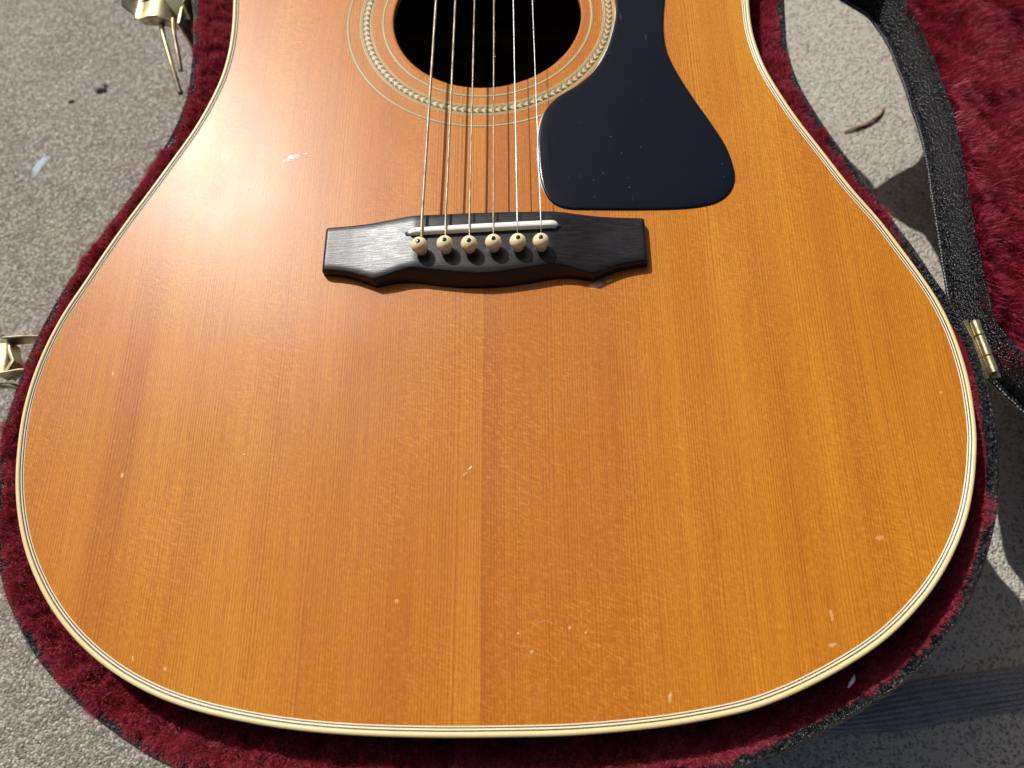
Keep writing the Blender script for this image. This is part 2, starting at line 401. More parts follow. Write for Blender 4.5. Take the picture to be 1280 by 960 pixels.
# ================================================================ OUTLINES (mm)
GR = [(140.5, 150), (139.6, 131.4), (140.4, 118.6), (143.0, 102.5), (148.2, 86.0), (155, 68.0), (163.2, 50.0), (173.4, 27.5), (182.8, 10.0),
      (190.2, -6.7), (195.9, -20.2), (200.6, -33.0), (204.0, -48.3), (205.4, -65.0), (205.2, -77.5), (203.3, -95.1), (201.0, -104.6),
      (197.9, -115.2), (192.8, -128.1), (186.6, -139.4), (179.0, -150.2), (171.4, -159.0), (161.0, -168.6), (149.8, -177.0), (136.7, -184.5),
      (123.8, -190.7), (111.3, -195.8), (97.0, -200.2), (75.7, -204.0), (58.2, -206.1), (33.8, -207.9), (10, -208.4), (-12, -208.5), (-29.4, -208.2)]
GL = [(-47.2, -207.5), (-65.2, -206.1), (-83.5, -203.7), (-105.0, -199.5), (-121.5, -194.6), (-136.9, -187.9), (-150.4, -179.8), (-162.0, -170.8),
      (-172.0, -160.9), (-181.2, -149.1), (-188.9, -136.5), (-195.0, -122.6), (-199.3, -108.5), (-202.0, -94.0), (-203.6, -79.5),
      (-203.6, -66.0), (-202.0, -51.5), (-199.0, -37.5), (-195.0, -25.0), (-190.4, -14.2), (-184.2, 1.6), (-176.3, 20.0), (-167.3, 39.0),
      (-158.9, 57.5), (-149.8, 78.5), (-143.0, 101.5), (-140.2, 118.5), (-139.8, 140)]
GU = [(-142, 165), (-145.5, 190), (-147, 215), (-145, 240), (-137, 262), (-120, 280), (-92, 290), (-50, 293.5), (0, 294), (50, 293.5), (92, 290),
      (120, 280), (137, 262), (145, 240), (147, 215), (145.5, 190), (142.5, 168)]
GUIT = smooth(resample(spline(GR+GL+GU, True), 1000), 14)
HC = np.array([0.0, 146.5])
CR = [(166.2, 168), (163.8, 147.2), (162.4, 132), (162.8, 117.7), (164.9, 102.8), (168.6, 89.2), (175.2, 71.2), (183.0, 52.4), (190.3, 33.8), (198.9, 13.0),
      (207.0, -8.0), (213.0, -23.4), (217.6, -38.0), (220.3, -52.0), (221.4, -69.3), (220.8, -83.1), (219.0, -96.7), (216.0, -110.6), (212.6, -123.1),
      (208.2, -134.5), (203.2, -144.0), (197.6, -153.4), (186.7, -168.5), (174.0, -181.4), (160.8, -191.3), (145, -200.3), (127, -209), (108, -216.5), (85, -223),
      (50, -229), (0, -232)]
CL = [(-50, -229.5), (-85, -226), (-108, -222.5), (-123.2, -218.3), (-136, -212.2), (-152.2, -202.9), (-166.2, -193.3), (-178.3, -183.0), (-189.5, -171.6), (-198, -159.8),
      (-204.5, -148.6), (-211.4, -134.2), (-217.6, -111), (-220.6, -92), (-221.0, -72), (-219.6, -54.5), (-216.6, -36.0), (-212.0, -17.1), (-204.6, 3.5), (-198.3, 18.6),
      (-192.2, 32.3), (-184.6, 47.6), (-177.0, 66.0), (-170.2, 86.0), (-166.8, 105.0), (-166.6, 123.7), (-168.6, 147.0), (-172.4, 172)]
CU = [(-178.5, 195), (-185.5, 220), (-188.5, 245), (-187, 266), (-180, 284), (-166, 298), (-144, 308), (-115, 316), (-88, 326), (-70, 350), (-64, 410), (-62, 560), (-66, 700), (-62, 780), (-35, 800),
      (35, 800), (62, 780), (66, 700), (62, 560), (64, 410), (70, 350), (88, 326), (115, 316), (142, 307), (164, 296), (180, 281), (187.5, 262), (188, 243), (183.5, 220), (174, 192)]
CASE = smooth(resample(spline(CR+CL+CU, True), 1300), 6)

def ZT(x, y):          # gentle dome of the top with a little belly behind the bridge
    return 1.2*np.exp(-(x**2+(y+20)**2)/(2*130.**2))+.38*np.exp(-((y+42)/20.)**2-((x)/62.)**2)-.22*np.exp(-((y-48)/26.)**2-(x/55.)**2)

# ================================================================ GUITAR
GUI = empty('acoustic_guitar', (0, 0, -118), 'worn amber spruce-top acoustic guitar with black pickguard, lying face up in the open case', 'guitar')

board = inset(GUIT, 4.0)
def panel(side):
    ang = np.linspace(-np.pi/2, np.pi/2, 300) + (0 if side > 0 else np.pi)
    ro = radial(board, HC, ang); V = []
    ts = np.r_[0, .01, np.linspace(.03, 1, 62)]
    ca, sa = np.cos(ang), np.sin(ang); ca[np.abs(ca) < 1e-9] = 0
    e = .0
    rows = [(50.8, -3.0), (50.8, -.45), (50.95, -.12), (51.3, 0)]
    for i in range(len(ang)):
        for r, dz in rows:
            x, y = HC[0]+r*ca[i], HC[1]+r*sa[i]; V.append((x, y, ZT(x, y)+dz))
        for t in ts[1:]:
            r = 51.3+(ro[i]-51.3)*t; x, y = HC[0]+r*ca[i], HC[1]+r*sa[i]; V.append((x, y, ZT(x, y)))
    nv = len(rows)+len(ts)-1
    return part('soundboard_panel', V, grid_faces(len(ang), nv), 'spruce_right' if side > 0 else 'spruce_left', GUI,
                label='amber spruce half under the pickguard, redder along the centre seam' if side > 0 else 'amber spruce half on the bass side, lighter along the centre seam')
panel(1); panel(-1)

def ring_strip(name, mat, prof, base=GUIT, parent=GUI, **kw):
    V = []; cols = [inset(base, d) for d, z in prof]
    for i in range(len(base)):
        for c, (d, z) in zip(cols, prof): V.append((c[i][0], c[i][1], ZT(c[i][0], c[i][1])+z))
    return part(name, V, grid_faces(len(base), len(prof), closed_u=True), mat, parent, **kw)
ring_strip('binding', 'cream', [(.15, -6.5), (0, -6.3), (0, -1.1), (.12, -.5), (.45, -.12), (.9, .0), (2.05, .02), (2.05, -1)])
ring_strip('purfling_line', 'black_line', [(2.05, .0), (2.6, .0), (2.61, -1)], label='outer black purfling line')
ring_strip('purfling_line', 'cream_line', [(2.61, .01), (3.15, .01), (3.16, -1)], label='wide cream purfling line')
ring_strip('purfling_line', 'black_line', [(3.16, .0), (3.66, .0), (3.67, -1)], label='inner black purfling line')
ring_strip('purfling_line', 'cream_line', [(3.67, .02), (4.03, .02), (4.04, -1)], label='narrow cream line against the spruce')
V = []; c0 = inset(GUIT, .35); c1 = inset(GUIT, 6)
for i in range(len(GUIT)):
    for c, z in ((c0, -6.2), (c0, -60), (c0, -112), (c1, -116)): V.append((c[i][0], c[i][1], z))
part('body_side', V, grid_faces(len(GUIT), 4, closed_u=True), 'rose', GUI)
part('body_back', [(p[0], p[1], -115.5) for p in inset(GUIT, 5.5)], [tuple(range(len(GUIT)))], 'inside', GUI)
for yy in (70, 150, 240):
    part('back_brace', *box((0, yy, -108), (210, 12, 14), bev=2), 'inside', GUI)
part('centre_strip', *box((0, 100, -114.2), (22, 330, 2)), 'inside', GUI)
part('paper_label', [(-2, 158, -113), (34, 158, -113), (34, 205, -113), (-2, 205, -113)], [(0, 1, 2, 3)], mat_plain('brown paper label', (.20, .08, .05), .8), GUI)

# --- rosette
def annulus(name, r0, r1, z, mat, n=360, parent=GUI, **kw):
    V = []
    for i in range(n):
        a = 2*math.pi*i/n
        for r, dz in ((r0, -.3), (r0+.02, 0), (r1-.02, 0), (r1, -.3)):
            x, y = HC[0]+r*math.cos(a), HC[1]+r*math.sin(a); V.append((x, y, float(ZT(x, y))+z+dz))
    return part(name, V, grid_faces(n, 4, closed_u=True, flip=True), mat, parent, **kw)
for r, lab in ((56.4, 'thin inlaid ring nearest the soundhole'), (75.6, 'thin outermost inlaid ring')):
    annulus('rosette_ring', r-.85, r-.42, .035, 'rosette_dark', label=lab+', dark edge line')
    annulus('rosette_ring', r-.42, r+.36, .04, 'rosette_light', label=lab+', pale centre')
    annulus('rosette_ring', r+.36, r+.85, .035, 'rosette_dark', label=lab+', dark edge line')
for r0, r1, m in ((62.3, 62.7, 'rosette_light'), (62.7, 63.05, 'rosette_dark'), (63.05, 63.5, 'rosette_light'), (63.5, 63.85, 'rosette_dark'),
                  (67.35, 67.7, 'rosette_dark'), (67.7, 68.15, 'rosette_light'), (68.15, 68.5, 'rosette_dark'), (68.5, 69.0, 'rosette_light')):
    annulus('rosette_ring', r0, r1, .04, m)
annulus('rosette_band', 63.85, 67.35, .035, 'rosette_dark', label='wide grey band carrying pale arrow shaped inlays')
nchev = 112; rb = 65.6; hw = 1.62
zc = .02
cv = [(-.9, 0, zc), (1.25, -.95*hw*.95, zc), (1.95, -hw*1.0, zc), (1.0, 0, zc), (1.95, hw*1.0, zc), (1.25, .95*hw*.95, zc)]
cme = mesh('inlay_chevron', cv, [(0, 1, 2, 3), (0, 3, 4, 5)], False); cme.materials.append(M['rosette_light'])
cme2 = mesh('inlay_chevron_dark', [(-.55, 0, zc-.008), (-1.9, -hw*.0, zc-.008), (.3, -hw, zc-.008), (1.2, -hw*.95, zc-.008), (1.2, hw*.95, zc-.008), (.3, hw, zc-.008)], [(1, 2, 3, 0), (1, 0, 4, 5)], False)
M['inlay_dark'] = mat_plain('rosette dark dyed wood', (.13, .10, .06), .4); cme2.materials.append(M['inlay_dark'])
for i in range(nchev):
    a = 2*math.pi*(i+.5)/nchev; x, y = HC[0]+rb*math.cos(a), HC[1]+rb*math.sin(a); zz = float(ZT(x, y))+.035
    for me_, nm in ((cme, 'inlay_chevron'), (cme2, 'dark_inlay_chevron')):
        o = bpy.data.objects.new(nm, me_); COL.objects.link(o); o.parent = GUI
        s_ = 1.0 if math.sin(a) < 2 else 1
        o.location = Vector((x*MM, y*MM, zz*MM))-world_off(GUI)
        # arrows run the same way round the ring, pointing along the lower arc to the left
        o.rotation_euler = (0, 0, a+math.pi/2)

# --- pickguard
PG = [(69.6, 165), (69.4, 152.2), (69.0, 142.0), (66.7, 130.5), (62.4, 116.3), (55.8, 103.9), (46.8, 94.6), (37.6, 88.2), (32.9, 83.4), (29.2, 76.9), (26.9, 67.8), (26.0, 54.7),
      (26.6, 39.3), (28.6, 29.4), (32.6, 22.6), (39.5, 19.3), (52, 18.4), (70, 17.6), (89.8, 17.4), (100.8, 18.2), (109.7, 20.5), (116.0, 25.5), (119.4, 32.8), (119.6, 41.0), (117.2, 53.5),
      (111.3, 68.3), (104.3, 84.1), (97.6, 101.5), (94.0, 115.6), (93.5, 130.7), (95.4, 148), (98.5, 166), (102, 184), (103, 198), (97, 208), (84, 209), (75, 200), (71, 184)]
PGc = smooth(resample(spline(PG, True), 420), 3)
gc = np.array([82.0, 84.0]); V = []; prof = []
for d, z in ((0, -.6), (0, .35), (.15, .62), (.5, .9), (1.0, .98)): prof.append((inset(PGc, d), z))
core = inset(PGc, 1.0)
for i in range(len(PGc)):
    for c, z in prof: V.append((c[i][0], c[i][1], ZT(c[i][0], c[i][1])+z))
    for t in np.linspace(0, 1, 14)[1:]:
        q = core[i]+(gc-core[i])*t; V.append((q[0], q[1], ZT(q[0], q[1])+.98))
part('pickguard', V, grid_faces(len(PGc), 5+13, closed_u=True), 'guard', GUI)
# pale strip of uneven width along the guard's bass edge
seg = [i for i in range(len(PGc)) if PGc[i][0] < 31 and PGc[i][1] < 84 and PGc[i][1] > 26 or (PGc[i][0] > 40 and PGc[i][0] < 70 and PGc[i][1] > 96 and PGc[i][1] < 150 and PGc[i][0] < 69.5)]
runs = []; cur = [seg[0]]
for i in seg[1:]:
    if i == cur[-1]+1: cur.append(i)
    else: runs.append(cur); cur = [i]
runs.append(cur)
for run in runs:
    if len(run) < 4: continue
    V = []; o_ = inset(PGc, -.01)
    for n_, i in enumerate(run):
        wv = (.18+.55*vnoise(np.array(i*.21), np.array(3.3)))*min(1, n_/6, (len(run)-1-n_)/6)
        a_ = inset(PGc, -float(wv))[i]; b_ = o_[i]
        V += [(b_[0], b_[1], ZT(b_[0], b_[1])+.5), (b_[0]*.6+a_[0]*.4, b_[1]*.6+a_[1]*.4, ZT(*a_)+.32), (a_[0], a_[1], ZT(*a_)+.02)]
    part('pale_edge', V, grid_faces(len(run), 3, flip=True), mat_plain('pale guard edge', (.62, .58, .52), .3), GUI)

# --- bridge
bx = [0, 10, 20, 31.5, 38, 43, 49.6, 54.5, 61, 67.5, 72.5, 74.4]
front_top = [-19.4, -18.6, -17.2, -15.3, -16.2, -18.0, -19.6, -17.6, -15.2, -13.9, -13.4, -12.8]
front_base = [-22.6, -22.3, -21.0, -18.9, -18.6, -19.2, -20.6, -18.3, -15.6, -14.2, -13.6, -13.0]
back_top = [13.3, 13.3, 13.0, 13.0, 12.6, 12.0, 11.4, 11.0, 10.6, 10.3, 10.1, 9.8]
height = [8.6, 8.6, 8.6, 8.5, 7.75, 7.08, 6.2, 5.72, 5.32, 5.1, 5.0, 4.95]
X = np.linspace(-74.4, 74.4, 241); AX = np.abs(X)
# keep the sharp cusps: sample each side with a spline but break it at the cusps
def piece(vals):
    v = np.array(vals, float); out = np.interp(AX, bx, v)
    k = np.array([1, 2, 1.])/4
    for _ in range(10):
        s = np.convolve(np.pad(out, 1, mode='edge'), k, 'valid')
        keep = np.abs(AX-49.6) < 1.2
        out = np.where(keep, out, s)
    return out
ft, fb, bt, hh = piece(front_top), piece(front_base), piece(back_top), np.interp(AX, bx, height)
for _ in range(5): hh = np.convolve(np.pad(hh, 1, mode='edge'), np.array([1, 2, 1.])/4, 'valid')
V = []; end = np.clip((74.4-AX)/1.2, 0, 1); er = 1-(1-end)**2
def ztop_bridge(x): return float(1.15+np.interp(abs(x), AX[120:], hh[120:]))
for i, x in enumerate(X):
    z0 = -.6; h = 1.15+hh[i]-.9*(1-er[i]); xx = x; bend = 0
    f1, b1 = ft[i], bt[i]
    rowp = [(fb[i], z0), (fb[i], .9), (fb[i]*.55+f1*.45, h*.5), (f1-.02, h-.9), (f1+.25, h-.35), (f1+.9, h-.04)]
    rowp += [(f1+.9+(b1-.9-f1-.9)*t, h) for t in np.linspace(0, 1, 9)[1:-1]]
    rowp += [(b1-.9, h-.04), (b1-.2, h-.4), (b1, h-1.0), (b1+.2, z0)]
    for y_, z_ in rowp: V.append((xx, y_, z_))
nv = len(rowp); F = grid_faces(len(X), nv)
F.append(tuple(range(nv))); F.append(tuple(range((len(X)-1)*nv, len(X)*nv))[::-1])
part('bridge', V, F, 'ebony', GUI, sharp=50)
# saddle in its slot, slanted, ends rounded
def sad_line(t): return np.array([-34.6+69.2*t, 2.9+1.9*t])
V = []; n = 60
for i in range(n+1):
    t = i/n; p = sad_line(t); e_ = min(t, 1-t)*69.2; k_ = math.sqrt(max(0, 1-(1-min(1, e_/1.6))**2)); hwid = 1.45*max(.12, k_)
    zt = 1.15+8.6+2.6*max(.25, min(1, e_/3.0)**.5)+.35*math.sin(math.pi*t)
    for dy, z_ in ((-hwid, 8.5), (-hwid, zt-.5), (-hwid*.7, zt-.12), (0, zt), (hwid*.7, zt-.12), (hwid, zt-.5), (hwid, 8.5)): V.append((p[0], p[1]+dy, z_))
F = grid_faces(n+1, 7); F.append(tuple(range(7))); F.append(tuple(range(n*7, n*7+7))[::-1])
part('saddle', V, F, 'bone', GUI)
V = []
for i in range(31):
    t = -.022+1.036*i/30; p = sad_line(t); w_ = 1.75 if 1 < i < 29 else (1.2 if i in (1, 29) else .5); V += [(p[0], p[1]-w_, 9.775), (p[0], p[1]+w_, 9.775)]
part('saddle_slot_dark', V, [(2*i, 2*i+2, 2*i+3, 2*i+1) for i in range(30)], 'dot', GUI)  # flat black strip standing in for the shade inside the slot

# --- bridge pins and strings
px = [-27.9, -16.9, -6.0, 4.9, 15.8, 26.5]; py = [-6.6, -6.4, -6.4, -6.3, -6.4, -6.6]
ZB = 1.15+8.6
pinprof = [(0, 8.1), (.9, 8.05), (1.9, 7.7), (2.9, 6.95), (3.55, 5.9), (3.78, 4.8), (3.62, 3.7), (3.2, 2.85), (2.75, 2.2), (2.62, 1.9), (2.75, 1.55), (2.75, .7), (2.6, .2), (2.5, -1.5)]
gauge = [.66, .54, .42, .32, .22, .17]
for i, (x, y) in enumerate(zip(px, py)):
    tilt = RNG.normal(0, .035, 2)
    V, F = lathe(pinprof, (0, 0, 0), 32)
    def tl(v): return (x+v[0]+tilt[0]*v[2], y+v[1]+tilt[1]*v[2], ZB+v[2]-tilt[0]*v[0]-tilt[1]*v[1])
    pn = part('bridge_pin', [tl(v) for v in V], F, 'pin', GUI)
    dp = [(0, 8.19), (.7, 8.17), (1.05, 8.08), (1.08, 7.9)]
    V, F = lathe(dp, (0, 0, 0), 20)
    part('pin_dot', [tl(v) for v in V], F, 'dot', pn)
    # string: out of the bridge beside its pin, over the saddle, to the nut
    t = (x+34.6)/69.2; sp = sad_line(t); zs = ZB+2.6+.35*math.sin(math.pi*t)+gauge[i]
    xn = -18.5+37*i/5
    pts = [(x, y+2.2, ZB-1.5), (x, y+3.0, ZB+.4), (x+.02, y+4.6, ZB+1.0), (x, sp[1]-1.4, zs-.55), (x, sp[1], zs), (x+(xn-x)*.003, sp[1]+2.0, zs+.02)]
    for q in np.linspace(.01, 1, 34): pts.append((x+(xn-x)*q, sp[1]+2+(646-sp[1]-2)*q, zs+(9.6-zs)*q))
    V, F = tube(pts, gauge[i], 12)
    part('string', V, F, 'wound' if i < 4 else 'steel', GUI, label=['thickest wound string', None, None, 'thinnest wound string, fuzzy with rust over the soundhole', 'thicker plain steel string', 'thinnest plain steel string'][i])
# rust flakes clinging to the fourth string over the soundhole
V = []; F = []
x, y = px[3], py[3]; t = (x+34.6)/69.2; xn = -18.5+37*3/5; y0 = sad_line(t)[1]+2
for k in range(130):
    yy = RNG.uniform(100, 178); q = (yy-y0)/(646-y0); zz = ZB+2.95+.32+(9.6-ZB-3.2)*q
    xx = x+(xn-x)*q+.3+abs(RNG.normal(0, .22)); s_ = RNG.uniform(.07, .2)*(1.0 if abs(math.sin(yy*.23)) > .45 else .5)
    b = len(V)
    for _ in range(4): V.append((xx+RNG.normal(0, s_), yy+RNG.normal(0, s_), zz+RNG.normal(0, s_)))
    F += [(b, b+1, b+2), (b, b+2, b+3), (b, b+3, b+1), (b+1, b+2, b+3)]
part('rust_flakes', V, F, 'bone', GUI, kind='stuff', label='pale flakes along the fourth string')

# --- neck, outside the frame
part('neck', *box((0, 480, -9), (50, 390, 18), bev=6), 'rose', GUI)
part('fingerboard', *box((0, 424, 4.2), (53, 448, 6.0), bev=.4), 'ebony', GUI)
for k in range(1, 21):
    yf = 5+650*2**(-k/12.); part('fret', *box((0, yf, 7.5), (52, 2.2, 1.6), bev=.5), 'steel', GUI)
part('nut', *box((0, 650, 7), (46, 5, 5), bev=.6), 'bone', GUI)
part('headstock', *box((0, 715, -6), (72, 125, 15), bev=2), 'rose', GUI)

# --- dings in the lacquer
def chip(x, y, rx, ry, ang, mat, h=.12, lab=None, seed=0):
    if seed > 2 and seed < 50: rx, ry = rx*.72, ry*.8
    r_ = random.Random(seed); n = 18; V = [(x, y, float(ZT(x, y))+h)]; F = []
    for ring, rr in ((1, .6), (2, 1.0)):
        for k in range(n):
            a = 2*math.pi*k/n; j = 1+r_.uniform(-.28, .28); u, v = rx*rr*j*math.cos(a), ry*rr*j*math.sin(a)
            X_, Y_ = x+u*math.cos(ang)-v*math.sin(ang), y+u*math.sin(ang)+v*math.cos(ang)
            V.append((X_, Y_, float(ZT(X_, Y_))+(h*r_.uniform(.3, 1.3) if ring == 1 else .015)))
    for k in range(n): F.append((0, 1+k, 1+(k+1) % n)); F.append((1+k, 1+n+k, 1+n+(k+1) % n, 1+(k+1) % n))
    part('lacquer_chip', V, F, mat, GUI, label=lab)
M['chip_white'] = mat_plain('crushed white lacquer', (.86, .80, .74), .2, .8, bumpsc=1400, bumpd=.001, var=.5, varsc=900, var_col=(.45, .33, .25))
chip(-97.2, 55.3, 3.9, 1.5, .42, 'chip_white', .25, 'largest white chip, out on the bass side beside the strings', 1)
chip(-90.4, 57.6, 1.2, .35, .1, 'chip_white', .1, None, 2)
for i, (x, y, a, b, an, m) in enumerate([(-152.6, -107.1, .9, 1.4, .2, 'chip'), (-5.0, -106.6, .4, 1.3, -.7, 'chip_white'), (-7.2, -109.3, .3, 1.3, -.7, 'chip'), (33.9, -170.5, .9, .8, 0, 'chip'),
        (19.4, -179.0, 1.0, .9, .3, 'chip'), (14.3, -172.4, .7, .6, 0, 'chip'), (132.8, -166.5, .7, 2.6, .05, 'chip'), (131.4, -177.4, 2.0, .8, .2, 'chip'), (69.9, -195.2, .8, 2.6, -.2, 'chip'),
        (-101.2, -99.0, .7, .5, 0, 'chip'), (-121.3, -184, .8, .9, .5, 'chip'), (-134.5, -180.3, .4, 1.3, .3, 'chip'), (192.6, -77.6, 1.0, .9, 0, 'chip_faint'), (40, -172.2, .5, .8, 0, 'chip'),
        (-166, -60, .5, 1.2, .2, 'chip'), (-159, -92, .35, .6, .2, 'chip'), (156, -138, 2.4, 1.2, .3, 'chip_faint'), (-33, -160, 1.2, 1.0, .3, 'chip_faint')]):
    chip(x, y, a, b, an, m, .08, None, i+10)
chip(51.0, -22.2, 3.2, 1.4, .25, 'smear', .12, 'glue smear by the treble wing of the bridge', 50)
chip(56.8, -20.2, 1.6, .8, .3, 'smear', .12, None, 51)
# hair-thin scratches
for i, (x, y, L_, an) in enumerate([(23, -168.5, 9, .5), (27, -180.5, 8, -.5), (-12, -111.5, 6, .85), (120, -186, 14, 1.1), (60, -118, 7, 2.3), (43, -201.5, 7, .5), (-98, 90, 10, 1.2), (70, -60, 16, 1.4)]):
    V = []
    for k in range(7):
        s_ = (k/6-.5)*L_; cu = .6*math.sin(k*.8+i); w_ = .07*math.sin(math.pi*(k+.5)/7)
        X_, Y_ = x+s_*math.cos(an)-cu*math.sin(an), y+s_*math.sin(an)+cu*math.cos(an)
        for e_ in (-1, 1):
            q = (X_-e_*w_*math.sin(an), Y_+e_*w_*math.cos(an)); V.append((q[0], q[1], float(ZT(*q))+.03))
    part('scratch', V, [(2*k, 2*k+2, 2*k+3, 2*k+1) for k in range(6)], 'chip', GUI)

# ================================================================ CASE
CS = empty('guitar_case', (0, 0, GZ), 'open hard guitar case in black pebbled vinyl with crimson plush lining and brass fittings', 'guitar case')
RIMZ = -12.0
def shell_part(name, base, prof, mat, parent, tf=lambda x, y, z: (x, y, z), wob=0.0, **kw):
    V = []; cols = [inset(base, d) for d, z in prof]
    for i in range(len(base)):
        for c, (d, z) in zip(cols, prof):
            j = wob*(vnoise(np.array(i*.13+d), np.array(z*.3))-.5) if wob else 0
            V.append(tf(c[i][0], c[i][1], z+j))
    return part(name, V, grid_faces(len(base), len(prof), closed_u=True, flip=False), mat, parent, **kw)
shell_part('shell', CASE, [(10, GZ+.5), (3, GZ+1.5), (.4, GZ+8), (.2, -40), (0, -19), (.1, -16), (.7, -13.6), (2.0, -12.2), (3.6, -12.0), (5.0, -13.0), (6.0, -15.5), (7, -20)], 'vinyl', CS, wob=.8)
# lining between the rim and the guitar's sides
NA = 1400; ang = np.linspace(0, 2*np.pi, NA+1)[:-1]
rg = radial(inset(GUIT, -.6), HC, ang); rc = radial(inset(CASE, 4.6), HC, ang)
prof_t = [0, .08, .2, .4, .6, .8, .92, 1.0]; prof_z = [-42, -30, -25.5, -22, -18.5, -15.5, -14.0, -14.2]
V = []
for i in range(NA):
    for t, z in zip(prof_t, prof_z):
        r = rg[i]+(rc[i]-rg[i])*t; x, y = HC[0]+r*math.cos(ang[i]), HC[1]+r*math.sin(ang[i])
        V.append((x, y, z+1.6*(float(vnoise(np.array(x*.08), np.array(y*.08)))-.5)))
part('plush_backing', V, grid_faces(NA, 8, closed_u=True), 'fur_base', CS)

def case_fur(n):
    a = RNG.uniform(np.pi*.88, np.pi*2.12, n*4); t = RNG.uniform(.03, 1.03, n*4)
    A_ = np.r_[ang-2*np.pi, ang, ang+2*np.pi]
    Rg = np.interp(a, A_, np.r_[rg, rg, rg]); Rc = np.interp(a, A_, np.r_[rc, rc, rc])
    r = Rg+(Rc-Rg)*t; x = HC[0]+r*np.cos(a); y = HC[1]+r*np.sin(a)
    wgt = (r*(Rc-Rg)); wgt = wgt/np.percentile(wgt, 98)
    bare = vnoise(x*.10+40, y*.10)*.6+vnoise(x*.35, y*.35+8)*.4      # where the pile is worn off the rim
    side = np.where(x < 0, .56, .40)+np.where((x > 200) & (y > -115) & (y < 20), -.5, 0)
    keep = (RNG.random(n*4) < wgt) & (y < 205) & ((t < .9) | (bare < side))
    keep &= ~((x > 200) & (y > -118) & (y < 20) & (t > .55+.2*vnoise(x*.2, y*.2)))
    a, t, x, y, r = a[keep], t[keep], x[keep], y[keep], r[keep]
    ca_ = np.arctan2(CASE[:, 1]-HC[1], CASE[:, 0]-HC[0]) % (2*np.pi); order = np.argsort(ca_)
    idx = np.searchsorted(ca_[order], a % (2*np.pi)) % len(CASE)
    nn = (CASE-inset(CASE, 1.0))[order][idx]
    z = np.interp(t, list(prof_t)+[1.15, 1.3], list(prof_z)+[-12.6, -12.2])+1.6*(vnoise(x*.08, y*.08)-.5)*(t < 1)
    tang = np.stack([-nn[:, 1], nn[:, 0]], 1)
    c1 = vnoise(x*.16+9, y*.16)-.5; c2 = vnoise(x*.16, y*.16+31)-.5; c3 = vnoise(x*.55, y*.55+5)-.5; c4 = vnoise(x*.55+50, y*.55)-.5
    c5 = vnoise(x*1.3, y*1.3+5)-.5; c6 = vnoise(x*1.3+50, y*1.3)-.5
    out = -.05+.5*np.clip((t-.45)/.6, 0, 1)+.8*c1+.9*c3+.5*c5
    tan = .15+1.1*c2+1.1*c4+.6*c6
    d = np.stack([nn[:, 0]*out+tang[:, 0]*tan, nn[:, 1]*out+tang[:, 1]*tan, np.full(len(x), .9)], 1)
    d += RNG.normal(0, .16, d.shape)
    spill = np.where(x < 0, 1.0, .75)*(.7+.6*vnoise(x*.05+3, y*.05))
    L = RNG.uniform(3.8, 6.2, len(x))*(.7+.6*vnoise(x*.3, y*.3+70))*np.where(t > .7, spill, 1)
    return np.stack([x, y, z-.5], 1), d, L
root, d, L = case_fur(300000)
print('case hairs', len(root))
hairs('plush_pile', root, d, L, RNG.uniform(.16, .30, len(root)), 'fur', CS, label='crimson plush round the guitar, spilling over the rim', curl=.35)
# short black nap caught on the worn vinyl rim
n = 16000; idx = RNG.integers(0, len(CASE), n); dd = RNG.uniform(.3, 6.5, n)
nrm = CASE-inset(CASE, 1.0); P0 = CASE[idx]-nrm[idx]*dd[:, None]; z = np.interp(dd, [0, .7, 2, 3.6, 5, 6, 7], [-16, -13.6, -12.2, -12, -13, -15, -19])
k_ = P0[:, 1] < 210; P0, z, idx = P0[k_], z[k_], idx[k_]; n = len(z)
root = np.stack([P0[:, 0], P0[:, 1], z-.2], 1); d = np.stack([nrm[idx][:, 0]*.5, nrm[idx][:, 1]*.5, np.full(n, .7)], 1)+RNG.normal(0, .5, (n, 3))
hairs('rim_nap', root, d, RNG.uniform(.5, 1.5, n), np.full(n, .22), 'black_fur', CS)

# ---------------- lid, swung open past flat on the hinge line
AXP = np.array([230.0, -45.0]); AXU = np.array([-.1318, .9913]); AXN = np.array([.9913, .1318]); LZ = -28.0; TH = math.radians(14.0)
def lid_tf(x, y, z):
    # x,y: mirrored outline laid flat; z: height above the lid's rim plane
    s = (x-AXP[0])*AXN[0]+(y-AXP[1])*AXN[1]; l = (x-AXP[0])*AXU[0]+(y-AXP[1])*AXU[1]
    s2 = s*math.cos(TH)+z*math.sin(TH); z2 = LZ-s*math.sin(TH)+z*math.cos(TH)
    q = AXP+AXU*l+AXN*s2; return (q[0], q[1], z2)
s_ = ((CASE-AXP)@AXN)[:, None]; LIDP = (CASE-2*s_*AXN)[::-1].copy()
LIDP[:, 1] -= 80*np.clip((LIDP[:, 1]-195)/130, 0, 1)**1.1  # lid's unseen shoulder pulled down to shift the shadow it casts on the concrete
LIDP += AXN*(19*np.clip((LIDP[:, 1]-125)/75, 0, 1))[:, None]*np.clip((300-LIDP[:, :1])/60, 0, 1)
LIDP += AXN*(44*np.clip((-28-LIDP[:, 1])/75, 0, 1)**1.1)[:, None]*np.clip((430-LIDP[:, :1])/150, 0, 1)
LD = -22.0
shell_part('lid', LIDP, [(30, LD-.2), (5, LD-.1), (2.4, LD+.1), (1.2, LD+1.4), (.4, LD+4), (.0, -12), (-.2, -5), (0, -2.4), (.9, -.7), (2.2, 0), (3.6, -.5), (4.6, -2.2), (5.2, -6)], 'vinyl', CS, lid_tf, wob=.9, label='opened lid of the case lying out to the right')
LIDO = bpy.data.objects['lid']
